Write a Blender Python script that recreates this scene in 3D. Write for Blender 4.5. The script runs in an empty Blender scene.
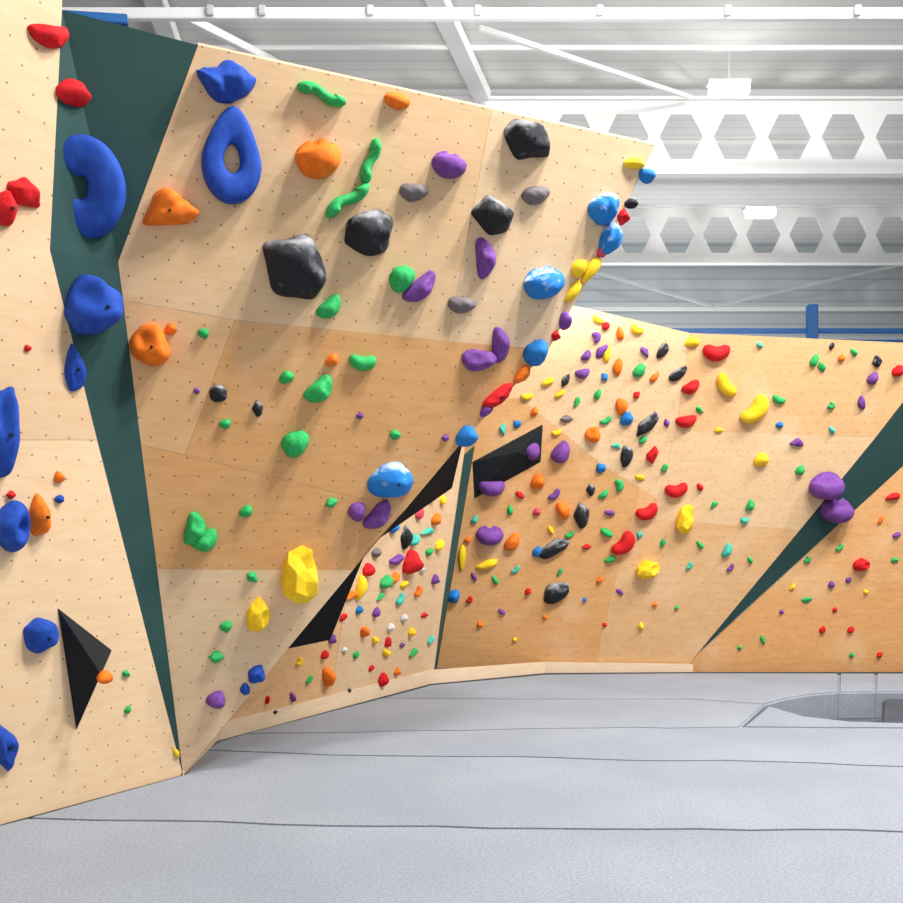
import bpy, bmesh, math, random
from mathutils import Vector, Matrix, noise
random.seed(7)
S=bpy.context.scene
F=900.0; CX=451.5; HY=548.0; CH=1.6
CAM=Vector((0,0,CH))
cam=bpy.data.cameras.new("camera"); co=bpy.data.objects.new("camera",cam)
S.collection.objects.link(co); co.location=CAM; co.rotation_euler=(math.pi/2,0,0)
cam.sensor_width=36; cam.lens=F/903*36; cam.shift_y=(HY-451.5)/903
S.camera=co
try:
    S.view_settings.view_transform='Standard'; S.view_settings.look='None'
except Exception: pass

def ray(px,py): return Vector(((px-CX)/F,1,(HY-py)/F))
def proj(P):
    d=P-CAM; return (CX+F*d.x/d.y, HY-F*d.z/d.y)
def ground(px,py,z=0.0):
    r=ray(px,py); return CAM+r*((z-CH)/r.z)
def atd(px,py,d): return CAM+ray(px,py)*d
class Plane:
    def __init__(s,a,b,c):
        s.p=Vector(a); n=(Vector(b)-s.p).cross(Vector(c)-s.p).normalized()
        if n.dot(CAM-s.p)<0: n=-n
        s.n=n; up=Vector((0,0,1)); s.v=(up-n*up.dot(n)).normalized(); s.u=s.v.cross(n).normalized()
    def hit(s,px,py):
        r=ray(px,py); return CAM+r*((s.p-CAM).dot(s.n)/r.dot(s.n))

# ---------------- materials
def new_mat(name):
    m=bpy.data.materials.new(name); m.use_nodes=True
    nt=m.node_tree; b=nt.nodes["Principled BSDF"]; return m,nt,b
def N(nt,t,**k):
    n=nt.nodes.new(t)
    for a,v in k.items(): setattr(n,a,v)
    return n
def math_(nt,op,a,b=None,c=None):
    n=N(nt,"ShaderNodeMath",operation=op)
    for i,x in enumerate((a,b,c)):
        if x is None: continue
        if isinstance(x,(int,float)): n.inputs[i].default_value=x
        else: nt.links.new(x,n.inputs[i])
    return n.outputs[0]
def mix(nt,f,a,b):
    n=N(nt,"ShaderNodeMix",data_type='RGBA')
    for i,x in ((0,f),(6,a),(7,b)):
        if isinstance(x,(int,float)): n.inputs[i].default_value=x
        elif isinstance(x,tuple): n.inputs[i].default_value=(*x,1)
        else: nt.links.new(x,n.inputs[i])
    return n.outputs[2]
def lin(c):
    return tuple(((x/255)/12.92 if x/255<=.04045 else ((x/255+.055)/1.055)**2.4) for x in c)
def clamp(nt,x): return math_(nt,'MINIMUM',math_(nt,'MAXIMUM',x,0.0),1.0)
def ply(name,c1,c2,dots=True):
    m,nt,b=new_mat(name); c1=lin(c1); c2=lin(c2)
    uv=N(nt,"ShaderNodeUVMap"); 
    mp=N(nt,"ShaderNodeMapping"); mp.inputs['Scale'].default_value=(1.5,7.0,1)
    nt.links.new(uv.outputs[0],mp.inputs[0])
    n1=N(nt,"ShaderNodeTexNoise"); n1.inputs['Scale'].default_value=2.6; n1.inputs['Detail'].default_value=10; n1.inputs['Distortion'].default_value=.8
    n1.inputs['Roughness'].default_value=.6
    nt.links.new(mp.outputs[0],n1.inputs['Vector'])
    n2=N(nt,"ShaderNodeTexNoise"); n2.inputs['Scale'].default_value=1.1; n2.inputs['Detail'].default_value=4
    nt.links.new(uv.outputs[0],n2.inputs['Vector'])
    f=clamp(nt,math_(nt,'MULTIPLY_ADD',n1.outputs[0],2.2,-.6))
    col=mix(nt,f,c1,c2)
    g=math_(nt,'MULTIPLY',math_(nt,'MAXIMUM',math_(nt,'SUBTRACT',n2.outputs[0],.54),0.0),1.8)
    col=mix(nt,g,col,lin((236,212,180)))
    if dots:
        sx=N(nt,"ShaderNodeSeparateXYZ"); nt.links.new(uv.outputs[0],sx.inputs[0])
        row=math_(nt,'DIVIDE',sx.outputs[1],.12)
        fr=math_(nt,'SUBTRACT',math_(nt,'FRACT',row),.5)
        rid=math_(nt,'FLOOR',row)
        sh=math_(nt,'FRACT',math_(nt,'MULTIPLY',rid,.5))
        cx=math_(nt,'ADD',math_(nt,'DIVIDE',sx.outputs[0],.15),sh)
        fx=math_(nt,'SUBTRACT',math_(nt,'FRACT',cx),.5)
        dx=math_(nt,'MULTIPLY',fx,.15); dy=math_(nt,'MULTIPLY',fr,.12)
        d=math_(nt,'SQRT',math_(nt,'ADD',math_(nt,'MULTIPLY',dx,dx),math_(nt,'MULTIPLY',dy,dy)))
        k=math_(nt,'MULTIPLY',math_(nt,'LESS_THAN',d,.0062),.75)
        col=mix(nt,k,col,lin((95,62,36)))
    nt.links.new(col,b.inputs['Base Color']); b.inputs['Roughness'].default_value=.55
    b.inputs['Specular IOR Level'].default_value=.2
    return m
M={}
M['light']=ply('birch_plywood_pale',(224,190,148),(212,174,130))
M['pale']=ply('birch_plywood_bright',(228,198,160),(217,183,143))
M['mid']=ply('birch_plywood_honey',(220,178,130),(209,162,111))
M['orange']=ply('birch_plywood_amber',(216,166,111),(204,150,95))
M['deep']=ply('birch_plywood_deep_amber',(214,161,106),(201,146,91))
M['left']=ply('birch_plywood_soft',(216,184,147),(205,171,132))
M['kick']=ply('kickboard_plywood',(226,202,172),(213,185,151),False)
def plain(name,c,rough=.6,noise_amt=.12,scale=8,bump=.0,c2=None,metal=0,gain=2.4,off=-.7,spec=.4,chalk=0):
    m,nt,b=new_mat(name); c=lin(c)
    tc=N(nt,"ShaderNodeTexCoord")
    n=N(nt,"ShaderNodeTexNoise"); n.inputs['Scale'].default_value=scale; n.inputs['Detail'].default_value=5
    nt.links.new(tc.outputs['Object'],n.inputs['Vector'])
    if c2 is None: c2=tuple(x*(1-noise_amt*2) for x in c)
    else: c2=lin(c2)
    src=n.outputs[0]
    if chalk:  # chalk dust settles on the upper lips of the hold
        ge=N(nt,"ShaderNodeNewGeometry"); s=N(nt,"ShaderNodeSeparateXYZ"); nt.links.new(ge.outputs['Normal'],s.inputs[0])
        src=math_(nt,'MULTIPLY_ADD',s.outputs[2],chalk,src)
    f=clamp(nt,math_(nt,'MULTIPLY_ADD',src,gain,off))
    nt.links.new(mix(nt,f,c,c2),b.inputs['Base Color'])
    b.inputs['Roughness'].default_value=rough; b.inputs['Metallic'].default_value=metal; b.inputs['Specular IOR Level'].default_value=spec
    if bump:
        bp=N(nt,"ShaderNodeBump"); bp.inputs['Strength'].default_value=bump; bp.inputs['Distance'].default_value=.02
        n3=N(nt,"ShaderNodeTexNoise"); n3.inputs['Scale'].default_value=scale*5
        nt.links.new(tc.outputs['Object'],n3.inputs['Vector'])
        nt.links.new(n3.outputs[0],bp.inputs['Height']); nt.links.new(bp.outputs[0],b.inputs['Normal'])
    return m
M['green_paint']=plain('dark_green_paint',(44,76,73),.7,.08,1.5,spec=.2)
M['charcoal']=plain('charcoal_paint',(30,33,38),.75,.1,3,spec=.2)
M['matte_black']=plain('matte_black_paint',(24,27,32),.9,.1,3,spec=.05)
M['bolt']=plain('zinc_bolt',(60,60,62),.35,.1,20,metal=.8)
M['white_steel']=plain('white_painted_steel',(236,236,235),.5,.04,1)
M['grey_steel']=plain('grey_painted_steel',(192,195,197),.5,.05,1)
M['blue_steel']=plain('blue_painted_steel',(24,88,150),.45,.08,1)
M['concrete']=plain('concrete_floor',(105,106,110),.8,.15,1)
M['dark_foam']=plain('dark_foam_block',(70,76,86),.9,.1,3)
HC={'red':((218,30,36),(186,16,26)),'blue':((34,80,176),(22,58,148)),'sky':((40,130,200),(24,100,176)),
'green':((56,184,102),(36,156,80)),'teal':((80,200,180),(56,170,150)),
'orange':((243,128,34),(226,104,20)),'yellow':((252,214,44),(236,188,24)),'purple':((128,76,156),(100,54,132)),
'grey':((130,120,120),(98,90,92)),'white':((225,222,215),(200,200,196)),'pink':((226,90,110),(200,60,80))}
for k,(a,b_) in HC.items():
    M['h_'+k]=plain(k+'_hold_resin',a,.75,0,3,.12 if k!='blue' else .06,b_,spec=.25)
M['h_bluewhite']=plain('chalked_blue_hold_resin',(36,122,200),.75,0,1.8,.12,(205,222,236),gain=4.5,off=-2.35,spec=.2,chalk=.14)
M['h_black']=plain('chalked_black_hold_resin',(38,40,44),.75,0,1.5,.12,(165,165,168),gain=3.2,off=-1.62,spec=.2,chalk=.14)
m,nt,b=new_mat('grey_carpet'); tc=N(nt,"ShaderNodeTexCoord")
n1=N(nt,"ShaderNodeTexNoise"); n1.inputs['Scale'].default_value=.8; n1.inputs['Detail'].default_value=6
n2=N(nt,"ShaderNodeTexNoise"); n2.inputs['Scale'].default_value=60; n2.inputs['Detail'].default_value=3
for n in (n1,n2): nt.links.new(tc.outputs['Object'],n.inputs['Vector'])
c=mix(nt,clamp(nt,math_(nt,'MULTIPLY_ADD',n1.outputs[0],2.5,-.75)),lin((145,150,159)),lin((160,165,173)))
c=mix(nt,math_(nt,'MULTIPLY',clamp(nt,math_(nt,'MULTIPLY_ADD',n2.outputs[0],4.,-1.5)),.4),c,lin((112,116,127)))
nt.links.new(c,b.inputs['Base Color']); b.inputs['Roughness'].default_value=1; b.inputs['Specular IOR Level'].default_value=0
bp=N(nt,"ShaderNodeBump"); bp.inputs['Strength'].default_value=.5; bp.inputs['Distance'].default_value=.1
h=math_(nt,'ADD',n1.outputs[0],math_(nt,'MULTIPLY',n2.outputs[0],.035))
nt.links.new(h,bp.inputs['Height']); nt.links.new(bp.outputs[0],b.inputs['Normal'])
M['carpet']=m
def corr(name,axis,c1,c2,per):
    m,nt,b=new_mat(name); tc=N(nt,"ShaderNodeTexCoord")
    sx=N(nt,"ShaderNodeSeparateXYZ"); nt.links.new(tc.outputs['Object'],sx.inputs[0])
    w=math_(nt,'ABSOLUTE',math_(nt,'SUBTRACT',math_(nt,'FRACT',math_(nt,'DIVIDE',sx.outputs[axis],per)),.5))
    k=math_(nt,'LESS_THAN',w,.1)
    nt.links.new(mix(nt,k,lin(c1),lin(c2)),b.inputs['Base Color'])
    bp=N(nt,"ShaderNodeBump"); bp.inputs['Strength'].default_value=.1; bp.inputs['Distance'].default_value=.03
    nt.links.new(w,bp.inputs['Height']); nt.links.new(bp.outputs[0],b.inputs['Normal'])
    b.inputs['Roughness'].default_value=.6; return m
M['roof']=corr('corrugated_roof_sheet',1,(224,224,222),(212,213,213),.3)
M['siding']=corr('corrugated_wall_sheet',2,(186,193,197),(166,174,179),.3)
m,nt,b=new_mat('lamp_diffuser'); b.inputs['Emission Color'].default_value=(1,.98,.94,1); b.inputs['Emission Strength'].default_value=14
nn=N(nt,"ShaderNodeTexNoise"); nt.links.new(nn.outputs[0],b.inputs['Roughness']); M['lamp']=m

# ---------------- helpers
def link(o): S.collection.objects.link(o); return o
def mesh_obj(name,bm,mat=None,smooth=False):
    me=bpy.data.meshes.new(name); bmesh.ops.recalc_face_normals(bm,faces=bm.faces); bm.to_mesh(me); bm.free()
    if mat: me.materials.append(mat)
    return link(bpy.data.objects.new(name,me))
def empty(name,loc,label,cat):
    e=bpy.data.objects.new(name,None); e.location=loc; e.empty_display_size=.2; link(e)
    e['label']=label; e['category']=cat; return e
def parent(c,p):
    c.parent=p; c.matrix_parent_inverse=Matrix.Translation(-p.location)
def prism(name,pts,back,mat,u=None,v=None,org=None):
    bm=bmesh.new(); vs=[bm.verts.new(p) for p in pts]; n=len(vs)
    ws=[bm.verts.new(Vector(p)+back) for p in pts]
    bm.faces.new(vs); bm.faces.new(list(reversed(ws)))
    for i in range(n): bm.faces.new((vs[i],ws[i],ws[(i+1)%n],vs[(i+1)%n]))
    if u is not None:
        l=bm.loops.layers.uv.new("UVMap")
        for f in bm.faces:
            for lo in f.loops:
                d=lo.vert.co-org; lo[l].uv=(d.dot(u)+20,d.dot(v)+20)
    return mesh_obj(name,bm,mat)
def panel(name,pl,pix,mat,par,th=.03):
    pts=[pl.hit(*p) for p in pix]
    ce=sum(pts,Vector())/len(pts)
    pts=[p+(ce-p).normalized()*.0012 for p in pts]   # hairline joint between sheets
    o=prism(name,pts,-pl.n*th,mat,pl.u,pl.v,pl.p); parent(o,par); return o
def box(name,lo,hi,mat,bevel=0):
    bm=bmesh.new(); bmesh.ops.create_cube(bm,size=1)
    c=(Vector(lo)+Vector(hi))/2; s=Vector(hi)-Vector(lo)
    for v in bm.verts: v.co=Vector((v.co.x*s.x,v.co.y*s.y,v.co.z*s.z))
    if bevel: bmesh.ops.bevel(bm,geom=bm.edges[:],offset=bevel,segments=2,affect='EDGES')
    o=mesh_obj(name,bm,mat); o.location=c; return o
def bar(name,a,b,w,h,mat):
    a=Vector(a);b=Vector(b);d=b-a;L=d.length
    bm=bmesh.new(); bmesh.ops.create_cube(bm,size=1)
    for v in bm.verts: v.co=Vector((v.co.x*w,v.co.y*h,v.co.z*L))
    bmesh.ops.bevel(bm,geom=bm.edges[:],offset=min(w,h)*.1,segments=1,affect='EDGES')
    o=mesh_obj(name,bm,mat)
    z=d.normalized(); ref=Vector((0,0,1)) if abs(z.z)<.9 else Vector((0,1,0))
    x=ref.cross(z).normalized(); y=z.cross(x)
    o.matrix_world=Matrix.Translation((a+b)/2)@Matrix((x,y,z)).transposed().to_4x4(); return o

# ---------------- wall planes
g=ground
P0=Plane(g(0,825),g(183,775),atd(62,15,4.9))
P1=Plane(g(183,775),atd(200,45,5.19),atd(655,145,6.48))
PB=Plane(g(217,740),g(430,683),atd(470,440,10.6))
PC=Plane(g(545,672),g(693,671),atd(690,330,10.73))
PD=Plane(g(693,671),g(903,671),atd(903,465,11.4))
S1=Plane(P0.hit(62,15),P1.hit(198,45),P1.hit(118,262))
S2=Plane(P0.hit(50,250),P1.hit(118,262),g(183,775))

w0=empty('climbing_wall',g(90,800),'pale birch plywood climbing wall with black pyramid volume and blue holds','climbing wall')
panel('plywood_panel',P0,[(62,10),(64,-80),(-300,-170),(-300,440),(97,440),(50,250)],M['left'],w0)
panel('plywood_panel',P0,[(97,440),(-300,440),(-300,935),(0,825),(183,775)],M['pale'],w0)
def strip(name,pts,mat,par,back=Vector((0,.02,0))):
    o=prism(name,pts,back,mat); parent(o,par); return o
ws=empty('painted_corner_wall',g(183,775),'dark green painted folded corner between two climbing walls','climbing wall')
bk=Vector((-.01,.02,0))
a,b_,c_,d_=P0.hit(62,10),P1.hit(198,45),P1.hit(118,262),P0.hit(50,250)
for tri in ((a,b_,c_),(a,c_,d_),(d_,c_,g(183,775))):
    strip('painted_panel',list(tri),M['green_paint'],ws,bk)

w1=empty('climbing_wall',g(190,770),'large overhanging birch plywood climbing wall with rows of bolt holes','climbing wall')
panel('plywood_panel',P1,[(118,262),(198,45),(492,109),(448,341),(235,320),(123,300)],M['light'],w1)
panel('plywood_panel',P1,[(492,109),(655,145),(598,262),(548,350),(448,341)],M['pale'],w1)
panel('plywood_panel',P1,[(235,320),(448,341),(548,350),(470,433),(405,510),(185,455)],M['orange'],w1)
panel('plywood_panel',P1,[(123,300),(235,320),(185,455),(141,445)],M['mid'],w1)
panel('plywood_panel',P1,[(141,445),(185,455),(405,510),(372,545),(353,570),(157,569)],M['orange'],w1)
panel('plywood_panel',P1,[(157,569),(353,570),(183,775)],M['pale'],w1)
ar=[(183,775),(353,570),(470,433),(548,350),(598,262),(655,145)]
arp=[P1.hit(*p) for p in ar]
bd=Vector((-.55,1.3,0))
for i in range(len(ar)-1):
    o=prism('plywood_panel',[arp[i],arp[i+1],arp[i+1]+bd,arp[i]+(bd*.3 if i==0 else bd)],-P1.n*.02,M['mid'],Vector((0,1,0)),Vector((0,0,1)),arp[0]); parent(o,w1)
o=prism('top_edge',[P1.hit(198,45),P1.hit(655,145),P1.hit(655,145)-P1.n*.12,P1.hit(198,45)-P1.n*.12],Vector((0,0,.015)),M['kick'],P1.u,P1.v,P1.p); parent(o,w1)

wb=empty('climbing_wall',g(330,708),'receding birch plywood climbing wall crowded with small colourful holds','climbing wall')
panel('plywood_panel',PB,[(205,735),(330,700),(352,560),(362,330),(250,330)],M['mid'],wb)
panel('plywood_panel',PB,[(330,700),(434,672),(444,590),(345,606)],M['left'],wb)
panel('plywood_panel',PB,[(345,606),(444,590),(464,455),(478,330),(362,330)],M['left'],wb)
strip('painted_stripe',[PB.hit(464,455),PC.hit(475,445),PC.hit(437,668),PB.hit(433,672)],M['green_paint'],wb)
for tri in (((270,654),(368,550),(330,640)),((380,540),(468,428),(452,488))):
    A=P1.hit(*tri[0])-P1.n*.03; B=P1.hit(*tri[1])-P1.n*.03; C=CAM+ray(*tri[2])*((PB.hit(*tri[2]).y)*.93)
    strip('painted_panel',[A,B,C],M['matte_black'],w1)

wc=empty('climbing_wall',g(600,672),'wide birch plywood climbing wall with mixed coloured holds','climbing wall')
panel('plywood_panel',PC,[(470,285),(590,309),(690,333),(676,430),(658,500),(640,487),(604,466),(520,398),(470,400)],M['light'],wc)
panel('plywood_panel',PC,[(470,400),(520,398),(604,466),(640,487),(600,640),(597,670),(437,668)],M['orange'],wc)
panel('plywood_panel',PC,[(690,333),(955,345),(903,402),(876,437),(676,430)],M['mid'],wc)
panel('plywood_panel',PC,[(676,430),(876,437),(800,530),(656,520),(658,500)],M['light'],wc)
panel('plywood_panel',PC,[(640,487),(658,500),(656,520),(800,530),(693,659),(690,671),(597,670),(600,640)],M['mid'],wc)
wd=empty('climbing_wall',g(800,672),'amber birch plywood climbing wall beside dark green stripe','climbing wall')
panel('plywood_panel',PD,[(693,659),(776,583),(1200,583),(1200,672),(690,672)],M['deep'],wd)
panel('plywood_panel',PD,[(776,583),(903,466),(1040,345),(1200,350),(1200,583)],M['orange'],wd)
strip('painted_stripe',[PC.hit(693,657),PC.hit(903,402),PC.hit(955,345),PD.hit(1040,345),PD.hit(903,466)],M['green_paint'],wd)
kb=[g(183,776),g(217,741),g(430,684),g(545,673),g(693,672)]
hs=[.02,.13,.15,.13,.09]
pw=[wb,wb,wc,wc]
for i in range(4):
    A,B=kb[i],kb[i+1]
    o=prism('kickboard',[A,B,B+Vector((0,0,hs[i+1]+.01)),A+Vector((0,0,hs[i]+.01))],Vector((-.02,.04,0)),M['kick'],Vector((.7,.7,0)),Vector((0,0,1)),A); parent(o,pw[i])
def volume(name,pl,pix,apex,hgt,mat,label):
    pts=[pl.hit(*p) for p in pix]; ap=pl.hit(*apex)
    q=proj(ap+pl.n*hgt); ap=pl.hit(2*apex[0]-q[0],2*apex[1]-q[1])+pl.n*hgt
    ce=sum(pts,Vector())/len(pts)
    bm=bmesh.new(); vs=[bm.verts.new(p-ce) for p in pts]; t=bm.verts.new(ap-ce)
    bm.faces.new(vs)
    for i in range(len(vs)): bm.faces.new((vs[i],vs[(i+1)%len(vs)],t))
    bmesh.ops.recalc_face_normals(bm,faces=bm.faces)
    bmesh.ops.bevel(bm,geom=bm.edges[:],offset=.004,segments=1,affect='EDGES')
    o=mesh_obj(name,bm,mat); o.location=ce
    o['label']=label; o['category']='climbing volume'; return pts,ap
vp,va=volume('climbing_volume',P0,[(57,607),(112,650),(76,731)],(101,674),.2,M['charcoal'],'black plywood pyramid volume screwed to pale climbing wall')
PV=Plane(vp[0],vp[2],va)
volume('climbing_volume',PC,[(472,462),(543,424),(541,462),(474,499)],(518,452),.2,M['charcoal'],'black angular wedge volume on amber plywood wall')

# ---------------- hold meshes
def base_ico(sub):
    bm=bmesh.new(); bmesh.ops.create_icosphere(bm,subdivisions=sub,radius=1); return bm
def se(c,p=.7): return math.copysign(abs(c)**p,c)
def tube(path,rad,seg=14,closed=False,sq=1.0):
    bm=bmesh.new(); n=len(path); rings=[]
    for i,p in enumerate(path):
        if closed: t=path[(i+1)%n]-path[i-1]
        else: t=path[min(i+1,n-1)]-path[max(i-1,0)]
        t=t.normalized(); s=Vector((0,0,1)).cross(t).normalized()
        r=rad[i]; ring=[]
        for k in range(seg):
            a=2*math.pi*k/seg
            ring.append(bm.verts.new(p+s*(se(math.cos(a),sq)*r)+Vector((0,0,1))*(se(math.sin(a),sq)*r)))
        rings.append(ring)
    m=n if closed else n-1
    for i in range(m):
        A,B=rings[i],rings[(i+1)%n]
        for k in range(seg): bm.faces.new((A[k],A[(k+1)%seg],B[(k+1)%seg],B[k]))
    if not closed:
        bm.faces.new(rings[0]); bm.faces.new(rings[-1])
    return bm
def endcap(s,n=.12):
    e=min(s,1-s)/n
    return math.sqrt(max(0.02,1-(1-min(e,1))**2))
cache={}
def hold_mesh(kind,var,col,big):
    key=(kind,var,col,big)
    if key in cache: return cache[key]
    rnd=random.Random(len(kind)*97+var*13+ord(kind[0]))
    a,b2,c3=[rnd.uniform(0,6.28) for _ in range(3)]
    sub=4 if big else 3
    if kind in('blob','cone','rib','shell','bean','dome','funnel'):
        bm=base_ico(5 if kind=='funnel' else sub)
        for v in bm.verts:
            x,y,z=v.co; th=math.atan2(y,x); zz=z
            R=1+.08*math.sin(2*th+a)+.07*math.sin(3*th+b2)
            if kind=='blob':
                x*=R;y*=R; z=z*(.9+.3*y)+ .12*math.sin(3*x+a)*(z>0)
                if y>.15 and z>0: z*=1-.45*(y-.15)
            elif kind=='dome':
                if z>0:
                    z=z*(1.15-.25*y)
                    if y>.35: y=.35+(y-.35)*.35
            elif kind=='funnel':
                w=1-.45*x*1.0; y*=w; z=max(z,0)*(1.2-.2*x)+min(z,0)
                d=math.hypot((x+.35)*1.1,y*.9)
                if zz>0: z-=.75*math.exp(-(d*2.3)**2)*zz
            elif kind=='cone':
                w=1-.42*y
                x*=w*.85*R; z=max(z,0)**1.15*(1.1-.4*y)+min(z,0)
                z+=.08*math.cos(5*x)*max(zz,0)
            elif kind=='rib':
                x*=R;y*=R; z=z*(.9+.09*math.sin(8*(x+.4*y)))
            elif kind=='bean':
                y=y-.45*(1-x*x); z=z*(1+.15*math.cos(5*x+a))
            elif kind=='shell':
                x*=R;y*=R
                if z>0:
                    z=z*(1.05+.35*x-.25*y)
                    d=math.hypot(x+.35,y-.35); z-=.42*math.exp(-(d*2.2)**2)*zz
            if zz<0: z=-.06
            nz=noise.noise(Vector((x*1.7+a,y*1.7+b2,z*1.7+c3)))*(.1 if kind not in('dome','funnel') else .04)
            v.co=Vector((x+nz,y+nz*.8,z+(nz if zz>0 else 0)))
    elif kind in('poly','facet','leaf','horn'):
        bm=base_ico(5 if big else 3); pl_=[]
        n={'poly':5,'facet':4,'leaf':3,'horn':3}[kind]+(var%2)
        p_={'poly':9,'facet':9,'leaf':5,'horn':6}[kind]
        for i in range(n):
            t=2*math.pi*(i+.22*rnd.uniform(-1,1))/n+a*.4; e=rnd.uniform(.15,.5)
            pl_.append((Vector((math.cos(t)*math.cos(e),math.sin(t)*math.cos(e),math.sin(e))),rnd.uniform(.72,.95)))
        t=rnd.uniform(-2.2,-.9)
        pl_.append((Vector((.35*math.cos(t),.35*math.sin(t),1)).normalized(),.72))
        if kind!='leaf': pl_.append((Vector((.5*math.cos(t+2.6),.6*math.sin(t+2.6),.8)).normalized(),.78))
        for v in bm.verts:
            d=v.co.normalized(); s=0
            for nn_,dd in pl_:
                q=d.dot(nn_)/dd
                if q>0: s+=q**p_
            r=(s if s>1e-9 else 1e-9)**(-1/p_); r=min(r,1.4)
            q=d*r
            if d.z<0:
                fl=Vector((d.x,d.y,0)); L=fl.length
                if L>1e-6:
                    fd=fl/L; s2=sum((max(fd.dot(nn_),0)/dd)**p_ for nn_,dd in pl_)
                    rr=min(max(s2,1e-9)**(-1/p_),1.4); q=fd*rr*min(1,L*1.3); q.z=-.06
                else: q=Vector((0,0,-.06))
            nz=noise.noise(Vector((q.x*1.5+a,q.y*1.5+b2,q.z*1.5)))*(.14 if kind!='poly' else .06)
            q=Vector((q.x+nz,q.y-nz*.7,q.z+(nz*.8 if d.z>0.05 else 0)))
            if kind=='horn': q.y+=.30*q.x*q.x
            v.co=q
    elif kind=='jag':
        bm=base_ico(2); 
        for v in bm.verts:
            x,y,z=v.co; q=Vector((x*1.25+a,y*1.25+b2,z*1.25))
            k=1+.5*noise.noise(q)+.3*abs(noise.noise(q*2.0))
            v.co=Vector((x*k*.9,y*k,z*k*.9 if z>0 else -.05))
        bmesh.ops.bevel(bm,geom=bm.edges[:],offset=.02,segments=1,affect='EDGES')
    elif kind=='ring':
        pts=[];rad=[]
        for i in range(48):
            t=2*math.pi*i/48; pts.append(Vector((.60*math.cos(t),.62*math.sin(t),.10)))
            rad.append(.33-.03*math.sin(t))
        bm=tube(pts,rad,24,True,.68)
        for v in bm.verts:
            if v.co.z<-.05: v.co.z=-.05
            v.co.z*=1.3
            if v.co.y>.1:
                k=v.co.y-.1; v.co.x*=1-.38*k; v.co.y=.1+k*1.45
            if v.co.z>0: v.co.z*=1-.25*v.co.y
    elif kind=='cres':
        pts=[];rad=[]; n=44
        for i in range(n):
            t=math.radians(-152+304*i/(n-1)); pts.append(Vector((.50*math.cos(t)+.03,.54*math.sin(t),.08)))
            s=i/(n-1); rad.append((.42-.10*abs(2*s-1))*endcap(s,.05))
        bm=tube(pts,rad,24,False,.7)
        for v in bm.verts:
            if v.co.z<-.05: v.co.z=-.05
            if v.co.z>0: v.co.z*=1.35*(1+.3*v.co.x)
    elif kind=='jug':
        pts=[];rad=[]; n=22
        for i in range(n):
            s=i/(n-1); t=math.radians(205+130*s); pts.append(Vector((.85*math.cos(t),.62*math.sin(t),.08)))
            rad.append((.22+.13*math.sin(math.pi*s)+.02*math.sin(7*s+a))*endcap(s,.2))
        bm=tube(pts,rad,16)
        for v in bm.verts: v.co.z=max(v.co.z,-.05)*2.2
    elif kind=='worm':
        pts=[];rad=[]; n=34
        for i in range(n):
            s=i/(n-1); x=-.8+1.6*s; y=.36*math.sin(s*math.pi*1.7+.4)
            pts.append(Vector((x,y,.15))) 
            rad.append((.22+.19*(math.cos(2*math.pi*s)*.5+.5))*endcap(s,.18))
        bm=tube(pts,rad,16)
        for v in bm.verts: v.co.z=max(v.co.z,-.05)*1.8
    me=bpy.data.meshes.new('climbing_hold'); bmesh.ops.recalc_face_normals(bm,faces=bm.faces); bm.to_mesh(me); bm.free()
    me.materials.append(M['h_'+col])
    for p in me.polygons: p.use_smooth=(kind!='jag')
    xs=[v.co.x for v in me.vertices]; ys=[v.co.y for v in me.vertices]
    sx=2/(max(xs)-min(xs)); sy=2/(max(ys)-min(ys)); ox=(max(xs)+min(xs))/2; oy=(max(ys)+min(ys))/2
    for v in me.vertices: v.co.x=(v.co.x-ox)*sx; v.co.y=(v.co.y-oy)*sy
    cache[key]=me; return me
bm=bmesh.new(); bmesh.ops.create_cone(bm,segments=12,radius1=1,radius2=.8,depth=1,cap_ends=True)
BOLT=bpy.data.meshes.new('bolt'); bm.to_mesh(BOLT); bm.free(); BOLT.materials.append(M['bolt'])
KD={'blob':'rounded','cone':'tapered','jug':'curved jug','rib':'ribbed','shell':'scooped','poly':'chunky block','jag':'jagged angular','ring':'looped ring','cres':'horseshoe','worm':'twisting snake-like','bean':'crescent','facet':'soft wedge','leaf':'pointed','horn':'curved horn','dome':'half-dome','funnel':'flared scoop'}
CD={'bluewhite':'chalk-dusted blue','sky':'bright blue'}
nh=0
rs=random.Random(11)
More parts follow.
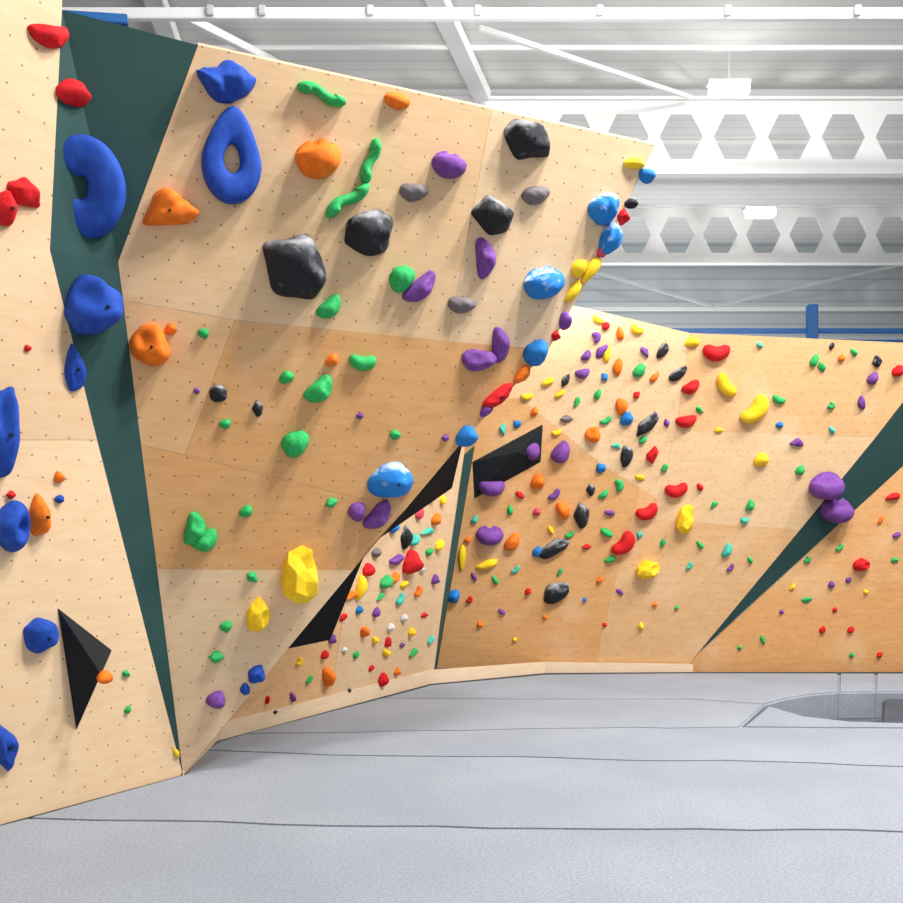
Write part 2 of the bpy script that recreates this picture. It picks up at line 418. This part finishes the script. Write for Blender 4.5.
def hold(pl,wall,x,y,w,h,col,kind=None,rot=0,depth=.62):
    global nh; nh+=1
    if kind is None:
        if col in('red','orange','yellow','green','black','purple','teal') and max(w,h)>5 and pl is not P1 and pl is not P0:
            kind=rs.choice(('bean','jug','cone','leaf','facet','dome')); A=math.sqrt(w*h); asp=rs.uniform(1.2,2.2)
            w,h=A*math.sqrt(asp)*1.08,A/math.sqrt(asp)*1.08; rot=rs.choice((30,45,60,50,10,110,-30))+rs.uniform(-10,10)
            if kind=='cone': w,h=h,w
        else:
            kind=rs.choice(('blob','facet')); rot=rs.uniform(-40,40)
    P=pl.hit(x,y); rt=math.radians(rot)
    ax=pl.u*math.cos(rt)+pl.v*math.sin(rt); ay=-pl.u*math.sin(rt)+pl.v*math.cos(rt)
    d=(P-CAM).y; full=F/d
    def ppm(v):
        q=proj(P+v*.01); p=proj(P); return max(math.hypot(q[0]-p[0],q[1]-p[1])/.01,full*.62)
    sx=w/2/ppm(ax); sy=h/2/ppm(ay); sz=min(sx,sy)*2*depth
    q=proj(P+pl.n*sz*.4); P=pl.hit(2*x-q[0],2*y-q[1])
    big=max(w,h)>30
    var=nh%4 if big else nh%3
    o=bpy.data.objects.new('climbing_hold',hold_mesh(kind,var,col,big)); link(o)
    R=Matrix((ax,ay,pl.n)).transposed().to_4x4()
    o.matrix_world=Matrix.Translation(P+pl.n*.004)@R@Matrix.Diagonal((sx,sy,sz,1))
    sz_='large' if max(sx,sy)>.17 else ('medium' if max(sx,sy)>.08 else 'small')
    o['label']=f"{sz_} {CD.get(col,col)} {KD[kind]} climbing hold bolted to {wall}"
    o['category']='climbing hold'; o['group']='climbing holds on '+wall
    if big and kind in('blob','cone','rib','shell','poly','facet','leaf') and max(w,h)>34:
        b=bpy.data.objects.new('bolt',BOLT); link(b); b.parent=o
        zt=max((v.co.z for v in o.data.vertices if abs(v.co.x)<.12 and abs(v.co.y+.05)<.12),default=.7)
        b.matrix_local=Matrix.Translation((0,-.05,zt-.02))@Matrix.Diagonal((.010/sx,.010/sy,.02/sz,1))
    return o
A0='pale plywood wall'; A1='overhanging plywood wall'; AG='dark green corner'; AB='receding plywood wall'; AC='wide plywood wall'; AD='amber plywood wall'
for t in [
(52,36,40,24,'red','bean',20),(75,92,33,27,'red','blob',0),(27,191,32,30,'red','facet',10),(7,208,24,36,'red','blob',0),
(5,432,26,92,'blue','shell',0),(12,527,34,52,'blue','funnel',180),(45,637,34,36,'blue','poly',-30),(7,746,28,52,'blue','facet',20),
(41,515,19,42,'orange','cone',10),(28,348,7,7,'red'),(12,495,10,9,'red'),(15,407,8,8,'red'),(60,477,10,12,'orange'),(60,499,8,9,'blue'),
(127,674,8,8,'green'),(128,710,6,8,'green'),(177,753,6,11,'yellow')]: hold(P0,A0,*t)
hold(PV,'black pyramid volume',103,678,16,13,'orange','blob',0,.8)
hold(S1,AG,90,188,74,104,'blue','cres',0,.42); hold(S2,AG,97,305,52,60,'blue','shell',10); hold(S2,AG,76,368,22,48,'blue','facet',5)
for t in [
(230,80,56,44,'blue','horn',20),(233,155,60,98,'blue','ring',0,.42),(322,94,48,26,'green','worm',10),(398,100,26,17,'orange','dome',0),
(168,210,54,44,'orange','leaf',35),(320,157,44,42,'orange','dome',20),(371,161,46,22,'green','worm',100),(348,200,52,26,'green','worm',60),
(451,164,34,28,'purple','dome',0),(415,192,28,19,'grey','rib',10),(531,140,48,40,'black','poly',180),(537,195,28,19,'grey','rib',10),
(496,215,42,40,'black','poly',0),(373,233,52,46,'black','poly',20),(299,265,66,66,'black','poly',0),(487,258,42,18,'purple','bean',102),
(422,289,40,20,'purple','bean',45),(403,279,24,28,'green','rib',-10),(463,305,28,17,'grey','rib',5),(546,282,38,34,'bluewhite','dome',20),
(331,308,30,18,'green','bean',45),(150,345,40,42,'orange','shell',0),(171,329,12,12,'orange'),(204,333,12,10,'green'),(332,361,14,12,'orange'),
(363,363,27,16,'green','jug',0),(287,377,16,12,'green'),(321,391,34,20,'green','bean',45),(480,360,32,22,'purple','shell',10),(502,345,36,16,'purple','bean',95),
(219,394,18,18,'black','poly',0),(258,409,11,17,'black','poly',0),(197,391,7,7,'purple'),(225,424,12,10,'green'),(296,444,26,30,'green','rib',-20),
(396,435,12,11,'green'),(360,416,7,7,'purple'),(446,438,8,8,'purple'),(394,481,46,36,'bluewhite','blob',0),(246,512,14,12,'green'),
(332,503,14,10,'green'),(357,513,20,17,'purple','cone',90),(380,517,36,18,'purple','bean',50),(196,530,34,20,'green','bean',80),(206,542,30,20,'green','bean',30),
(303,583,44,68,'yellow','jag',0),(257,619,28,44,'yellow','jag',0),(253,578,13,11,'green'),(226,627,12,12,'green'),(217,658,16,13,'green'),
(216,702,17,20,'purple','cone',100),(537,353,22,28,'sky','blob',0),(468,437,20,22,'sky','blob',0),(258,676,18,22,'blue','facet',-30),(245,690,10,12,'blue'),
(635,163,20,12,'yellow','blob',0),(606,208,28,34,'bluewhite','rib',0),(500,397,38,14,'red','rib',42),(523,375,22,12,'orange','rib',45),(487,410,16,10,'purple','blob',40)]: hold(P1,A1,*t)
for t in [(648,175,16,16,'sky'),(632,203,12,12,'black'),(625,217,12,18,'red'),(612,240,20,34,'bluewhite','rib',-20),(580,268,14,20,'yellow','rib',-20),(592,270,12,30,'yellow','rib',-28),
(574,292,10,26,'yellow','rib',-32),(566,321,12,18,'purple'),(557,336,9,12,'red'),(603,251,9,14,'pink')]: hold(P1,A1,*t)
for t in [
(414,564,24,14,'red','bean',70),(384,680,8,14,'red','blob',0),(362,588,8,26,'yellow','rib',-10),(352,596,7,12,'orange'),(330,676,18,12,'orange','cone',-60),
(387,582,8,14,'green'),(408,538,10,26,'black','poly',0),(398,560,8,18,'purple'),(389,643,7,9,'red'),(414,653,7,9,'green'),(387,653,6,8,'yellow'),(344,617,6,8,'red'),
(428,532,8,12,'teal'),(437,520,8,10,'orange'),(421,513,8,12,'pink'),(444,500,7,8,'yellow'),(430,552,6,8,'green'),(436,580,6,8,'purple'),(419,592,6,8,'orange'),
(401,600,6,10,'teal'),(377,612,6,8,'purple'),(365,632,7,9,'orange'),(357,655,6,7,'green'),(372,668,5,6,'red'),(398,672,5,6,'orange'),(412,632,5,7,'yellow'),(425,615,5,7,'red'),
(431,640,5,7,'teal'),(405,618,6,8,'white'),(391,628,6,8,'white'),(345,650,5,6,'white'),(310,680,6,7,'green'),(293,697,6,7,'purple'),(300,662,5,7,'yellow'),(325,655,6,7,'red'),
(275,712,4,5,'black'),(350,690,4,5,'black'),(395,527,8,12,'sky'),(377,553,8,10,'grey'),(369,570,8,12,'red'),(441,482,8,9,'sky'),(450,468,7,8,'pink'),(440,545,7,9,'yellow'),(423,570,6,8,'white'),(395,578,7,10,'orange'),
(381,597,6,8,'green'),(360,610,6,8,'sky'),(405,585,6,9,'yellow'),(333,640,6,8,'purple'),(268,700,5,6,'red'),(415,540,7,10,'teal'),(432,498,7,9,'grey'),(403,645,5,6,'purple'),(376,640,5,6,'yellow')]: hold(PB,AB,*t)
for t in [
(663,351,18,10,'black','rib',50),(693,342,15,10,'yellow','blob',0),(717,353,27,17,'red','jug',0),(618,367,10,18,'orange','rib',0),(640,371,16,11,'green','rib',40),
(679,374,22,10,'black','rib',40),(726,386,26,14,'yellow','jug',-50),(692,388,20,12,'red','bean',30),(602,351,14,10,'purple'),(607,354,8,18,'yellow','rib',0),(587,356,9,10,'purple'),
(687,422,22,12,'red','bean',10),(757,411,34,18,'yellow','jug',50),(779,400,11,8,'green'),(593,435,15,16,'orange','shell',0),(562,452,18,24,'purple','cone',-20),(648,425,32,14,'black','poly',50),
(622,407,12,17,'orange','rib',0),(627,419,13,14,'sky','blob',0),(653,455,12,18,'red','leaf',0),(627,457,12,22,'black','rib',-5),(567,419,14,8,'grey'),
(620,485,11,8,'green'),(677,491,23,14,'red','jug',10),(762,460,14,14,'yellow','blob',0),(686,523,20,36,'yellow','jag',-10),(648,513,23,14,'red','jug',25),(625,545,28,16,'red','jug',50),
(564,510,18,13,'orange','cone',-60),(513,543,20,13,'orange','rib',60),(492,487,27,20,'purple','dome',0),(490,536,28,20,'purple','dome',0),(531,450,18,22,'purple','dome',20),
(582,516,16,28,'black','poly',0),(553,549,38,14,'black','poly',30),(556,593,30,20,'black','facet',35),(591,490,9,13,'black','poly',0),(647,572,30,24,'yellow','jag',20),(601,468,11,10,'sky'),
(487,565,24,9,'yellow','rib',15),(462,558,8,26,'yellow','rib',0),(453,597,14,14,'sky','blob',0),(538,482,14,16,'orange','blob',0),(555,495,11,8,'purple'),(538,552,10,12,'sky'),(537,512,8,8,'pink'),
(728,551,8,14,'teal'),(751,506,10,8,'green'),(797,443,13,8,'purple'),(815,360,10,9,'green'),(822,367,10,6,'green'),(862,403,8,14,'purple','rib',20),(878,361,15,8,'black'),(874,378,14,8,'purple'),
(899,371,10,12,'red'),(854,352,7,6,'green'),(842,358,7,6,'orange'),(832,346,6,5,'black'),(760,345,6,5,'teal'),(598,320,8,8,'yellow'),(606,326,7,8,'red'),(620,333,10,9,'orange'),(637,330,12,8,'yellow'),
(597,337,10,8,'purple'),(645,352,8,10,'purple'),(583,374,14,9,'purple'),(566,380,12,9,'black'),(560,394,8,7,'yellow'),(548,382,10,8,'yellow'),
(605,377,8,9,'sky'),(598,394,8,8,'green'),(655,377,8,8,'orange'),(637,395,7,8,'red'),(577,402,9,7,'green'),(606,421,8,8,'green'),
(535,412,8,7,'orange'),(557,433,7,7,'yellow'),(517,424,9,8,'sky'),(503,430,9,8,'teal'),(527,397,9,8,'yellow'),(643,440,7,7,'green'),(667,423,7,7,'purple'),(700,410,7,7,'green'),(719,430,7,6,'yellow'),
(616,446,7,7,'teal'),(665,468,8,7,'green'),(640,478,7,7,'yellow'),(604,495,8,8,'green'),(610,513,8,8,'purple'),(700,487,8,5,'red'),(714,505,7,6,'green'),
(745,521,7,7,'teal'),(801,470,9,8,'green'),(780,425,7,7,'sky'),(832,406,7,6,'green'),(832,430,6,6,'teal'),
(607,533,10,9,'green'),(610,560,9,7,'green'),(640,535,6,6,'teal'),(587,547,7,7,'red'),(600,580,6,6,'orange'),(620,592,6,6,'purple'),(663,543,6,6,'green'),(700,545,7,6,'green'),(731,568,6,6,'purple'),
(690,566,6,6,'teal'),(560,572,6,6,'green'),(528,592,6,6,'red'),(545,617,5,5,'orange'),(605,625,5,5,'red'),(641,626,6,6,'yellow'),(677,608,5,5,'green'),(502,612,5,6,'purple'),(480,625,5,6,'orange'),
(515,640,5,5,'yellow'),(470,600,6,6,'red'),(495,580,7,6,'green'),(516,570,7,6,'teal'),(475,520,7,7,'teal'),(510,510,7,7,'green'),(520,495,7,7,'red'),(551,530,7,7,'yellow'),(570,535,7,7,'green'),(468,540,6,7,'orange'),
(474,577,6,6,'purple'),(655,605,5,5,'orange'),(585,600,5,5,'sky'),(750,560,6,5,'green')]: hold(PC,AC,*t)
SD=Plane(PC.hit(693,657),PC.hit(903,402),PD.hit(903,466))
hold(SD,'dark green stripe',829,487,32,26,'purple','dome',10); hold(SD,'dark green stripe',839,511,30,26,'purple','dome',-5)
for t in [(861,566,20,17,'red','jag',0),(840,548,6,6,'green'),(893,497,12,8,'red'),(881,520,6,6,'orange'),(808,560,6,6,'green'),(832,585,7,6,'purple'),(823,630,7,7,'red'),(851,630,6,6,'red'),(880,655,6,6,'red'),
(763,640,7,6,'green'),(807,600,8,6,'green'),(793,587,6,5,'yellow'),(849,580,6,6,'purple'),(866,592,5,5,'yellow'),(782,612,5,5,'purple'),(740,648,5,5,'green'),(895,560,6,6,'green'),(835,610,5,5,'red'),(852,655,5,5,'green'),(897,535,6,6,'purple')]: hold(PD,AD,*t)

# ---------------- mats & floor
f=box('floor',(-12,-5,-.34),(18,26,-.30),M['concrete']); f['kind']='structure'
def mat_slab(pts,label,mat='carpet',top=0.0,th=.295,bev=.015):
    ce=sum(pts,Vector())/len(pts)
    bm=bmesh.new(); vs=[bm.verts.new(p-ce) for p in pts]; ws_=[bm.verts.new(p-ce-Vector((0,0,th))) for p in pts]
    n=len(vs); bm.faces.new(vs); bm.faces.new(list(reversed(ws_)))
    for i in range(n): bm.faces.new((vs[i],ws_[i],ws_[(i+1)%n],vs[(i+1)%n]))
    bmesh.ops.recalc_face_normals(bm,faces=bm.faces)
    ed=[e for e in bm.edges if all(abs(v.co.z)<1e-4 for v in e.verts)]
    bmesh.ops.bevel(bm,geom=ed,offset=bev,segments=3,affect='EDGES')
    bmesh.ops.triangulate(bm,faces=[f for f in bm.faces if len(f.verts)>4])
    o=mesh_obj('crash_mat',bm,M[mat]); o.location=ce+Vector((0,0,top)); o['label']=label; o['category']='crash mat'; o['group']='grey carpeted crash mats'; return o
def G(*a): return g(*a)
def up(p,s=1): return p+Vector((0,.003*s,0))
def wavy(pts,amp,seed,step=.28):
    out=[pts[0]]
    for A,B in zip(pts,pts[1:]):
        n=max(1,int((B-A).length/step))
        for i in range(1,n+1):
            p=A.lerp(B,i/n)
            if not(B is pts[-1] and i==n):
                p=p+Vector((0,amp*noise.noise(Vector((p.x*1.7+seed,seed*3.1,0)))+amp*.5*noise.noise(Vector((p.x*5+seed,seed,0))),0))
            out.append(p)
    return out
L='grey carpeted crash mat'
b1=wavy([G(27,818),G(160,821),G(330,826),G(600,829),G(903,831),G(1250,834)],.045,1)
b2=wavy([G(205,750),G(330,754),G(470,756),G(600,759),G(903,765),G(1250,770)],.07,5)
b3a=wavy([G(245,733.5),G(400,731),G(560,728),G(740,727)],.08,9)
b3b=wavy([G(740,727),G(903,728),G(1250,728)],.03,12)
b3=b3a+b3b[1:]
mat_slab([Vector((-4.2,-3,0)),Vector((7,-3,0)),Vector((7,2.35,0)),Vector((-4.2,2.35,0))],L+' beside the open gym floor')
mat_slab([Vector((-4.0,2.36,0)),Vector((7,2.36,0))]+[up(p,-1) for p in reversed(b1)]+[G(0,825),P0.p+(G(0,825)-G(183,775))*1.0],L+' beside the pale climbing wall')
mat_slab([up(p) for p in b1]+[up(p,-1) for p in reversed(b2)]+[G(184,774.5)],L+' below the plywood corner')
mat_slab([up(p) for p in b2]+[up(p,-1) for p in reversed(b3)]+[G(219,741.5)],L+' at the receding wall foot')
sm=wavy([G(765,704),G(690,699),G(500,699),G(382,698)],.04,21)
mat_slab([up(p) for p in b3a]+[up(p,-1) for p in sm],L+' tucked into the wall corner')
mat_slab([up(p) for p in reversed(sm)]+[G(785,698.5),G(805,695),G(822,693),G(838,692),G(839,673.3),G(693,673),G(545,674.5),G(431,685)],L+' along the wide climbing wall',bev=.02)
mat_slab([G(838.3,692),G(874.7,691.5),G(875.7,673.3),G(839.3,673.3)],L+' with padded edge facing a recess',bev=.02)
mat_slab([G(875,691.5),G(1250,691),G(1250,673.5),G(876,673.3)],L+' with padded edge facing a recess',bev=.02)
mat_slab([up(b3b[0])+Vector((.01,0,0))]+[up(p) for p in b3b[1:]]+[G(1250,723),G(903,722.5),G(850,721),G(805,716),G(768,705)],L+' with rounded edge beside recess',bev=.03)
mat_slab([G(880,720),G(1250,721),G(1250,695),G(882,695)],'dark grey foam block lying inside mat recess','dark_foam',top=-.04,th=.255,bev=.03)

# ---------------- building shell
def stru(o): o['kind']='structure'; return o
stru(box('ceiling',(-12,-4,9.75),(18,24.2,9.85),M['roof']))
stru(box('wall_back',(-12,24,-.3),(18,24.2,9.75),M['siding']))
stru(box('wall_left',(-12.2,-4,-.3),(-12,24.2,9.75),M['siding']))
stru(box('wall_right',(18,-4,-.3),(18.2,24.2,9.75),M['siding']))
def hexbeam(D,px0,sp,zc,half,x0,x1,a,c,bb,label):
    em=empty('castellated_beam',(0,D,zc),label,'roof beam')
    bm=bmesh.new(); ph=(px0-CX)/F*D
    k0=math.ceil((x0-ph)/sp); k1=math.floor((x1-ph)/sp)
    for k in range(k0,k1+1):
        X=ph+k*sp
        for s in (1,-1):
            pts=[(-sp/2,0),(-a,0),(-c,bb*s),(c,bb*s),(a,0),(sp/2,0),(sp/2,half*s),(0,half*s),(-sp/2,half*s)]
            fs=[bm.verts.new((X+p[0],-.012,p[1])) for p in pts]; 
            bs=[bm.verts.new((X+p[0],.012,p[1])) for p in pts]
            for poly in ((0,1,2,8),(8,2,7),(2,3,7),(7,3,6),(3,4,5,6)):
                bm.faces.new([fs[i] for i in poly]); bm.faces.new([bs[i] for i in reversed(poly)])
            for i in (1,2,3): bm.faces.new((fs[i],fs[i+1],bs[i+1],bs[i]))
    bmesh.ops.remove_doubles(bm,verts=bm.verts,dist=1e-4)
    w=mesh_obj('beam_web',bm,M['white_steel']); w.location=em.location; parent(w,em)
    for s in (1,-1):
        fl=box('flange',(x0,D-.09,zc+s*half-.025),(x1,D+.09,zc+s*half+.025),M['white_steel']); parent(fl,em)
    return em
def zat(py,D): return CH+(HY-py)/F*D
hexbeam(16,735,.96,zat(137,16),.66,-7,17,.385,.185,.40,'white steel castellated roof beam with hexagonal openings')
hexbeam(20,720,.96,zat(235,20),.62,-9,17,.385,.185,.40,'white steel castellated roof beam with hexagonal openings')
o=box('roof_beam',(-8,11.95,zat(20,12)),(14,12.05,zat(9,12)),M['white_steel'],.01); o['label']='slim white painted steel roof beam carrying small brackets'; o['category']='roof beam'
for px in (210,262,370,478,600,728,858):
    x=(px-CX)/F*11.9
    br=box('bracket',(x-.045,11.88,zat(15,11.9)),(x+.045,11.94,zat(5,11.9)),M['grey_steel'],.01); br.parent=o; br.matrix_parent_inverse=Matrix.Translation(-o.location)
def beam(nm,a,b,w,h,mat,lab,cat='roof beam'):
    o=bar(nm,a,b,w,h,M[mat]); o['label']=lab; o['category']=cat; return o
beam('rafter',(-.45,12.15,9.55),(.55,15.85,9.55),.3,.2,'white_steel','white steel rafter under corrugated roof')
beam('rafter',(-4.2,12.15,9.55),(-4.6,15.85,9.55),.3,.2,'white_steel','white steel rafter under corrugated roof')
for y in (13.2,14.6,18,22):
    beam('purlin',(-9,y,9.71),(17,y,9.71),.07,.08,'white_steel','white steel purlin under corrugated roof')
beam('brace_rod',atd(480,28,12.2),atd(692,98,15.8),.07,.07,'white_steel','diagonal white steel roof brace','roof brace')
beam('brace_rod',atd(175,12,12.2),atd(300,75,15.8),.12,.12,'white_steel','diagonal white steel roof brace','roof brace')
beam('brace_rod',atd(560,262,23),atd(712,306,23),.08,.08,'grey_steel','slim grey steel wall brace','wall brace')
beam('brace_rod',atd(713,306,23),atd(960,252,23),.08,.08,'grey_steel','slim grey steel wall brace','wall brace')
beam('wall_rail',atd(500,309,23.6),atd(1100,309,23.6),.06,.1,'white_steel','pale horizontal steel rail on siding','wall rail')
r=empty('safety_railing',(4,19,zat(333,19)),'blue painted steel railing with upright post','railing')
for a,bb,w in ((atd(640,331,19),atd(1100,331,19),.1),(atd(640,341,19),atd(1100,341,19),.05),(atd(812,345,18.9),atd(812,305,18.9),.2)):
    q=bar('rail' if w<.2 else 'post',a,bb,w,w,M['blue_steel']); q.parent=r; q.matrix_parent_inverse=r.matrix_basis.inverted()
beam('blue_beam',atd(60,17,9),atd(128,21,9.2),.1,.1,'blue_steel','short blue painted steel beam near roof')
def lamp(px,py,D,wpx,hpx):
    c=atd(px,py,D); w=wpx/F*D/2; em=empty('ceiling_light',c,'flat rectangular glowing high-bay light hanging under roof','ceiling light')
    hgt=hpx/F*D/2
    hs_=box('lamp_housing',(c.x-w-.04,c.y-.05,c.z+hgt-.02),(c.x+w+.04,c.y+.12,c.z+hgt+.05),M['grey_steel'],.01); parent(hs_,em)
    df=box('lamp_diffuser',(c.x-w,c.y-.12,c.z-hgt),(c.x+w,c.y+.1,c.z+hgt-.02),M['lamp'],.01); parent(df,em)
    ro=bar('suspension_rod',(c.x,c.y,c.z+hgt+.05),(c.x,c.y,9.75),.012,.012,M['grey_steel']); ro.parent=em; ro.matrix_parent_inverse=em.matrix_basis.inverted()
lamp(729,89,14.6,38,12); lamp(760,213,18.4,28,8)

# ---------------- lights
def area(loc,tgt,size,en,col=(1,.995,.985)):
    l=bpy.data.lights.new('high_bay_or_added_uplight','AREA'); l.shape='DISK'; l.size=size; l.energy=en; l.color=col
    o=bpy.data.objects.new('high_bay_or_added_uplight',l); link(o); o.location=loc
    o.rotation_euler=(Vector(tgt)-Vector(loc)).to_track_quat('-Z','Y').to_euler(); return o
area((5.0,4.0,9.3),(-.3,6.2,2.5),.9,600)
area((2.6,3.5,9.3),(-.3,6.2,2.5),.9,560)
area((8.5,7.2,9.2),(2.8,11.5,1.5),.9,520)
area((6.0,6.0,9.3),(2.8,11.5,1.0),.9,350)
area((3,14,8.5),(3,14,0),2,170)
area((5,20,3),(5,21,9),4,350)  # added uplight brightening the roof from below, not a high-bay lamp
area((1,9,5.5),(1,14,10),3,230)  # second added uplight aimed at the ceiling sheets, no fixture here
w=bpy.data.worlds.new('world'); S.world=w; w.use_nodes=True
w.node_tree.nodes['Background'].inputs[0].default_value=(.98,.985,1,1); w.node_tree.nodes['Background'].inputs[1].default_value=.8
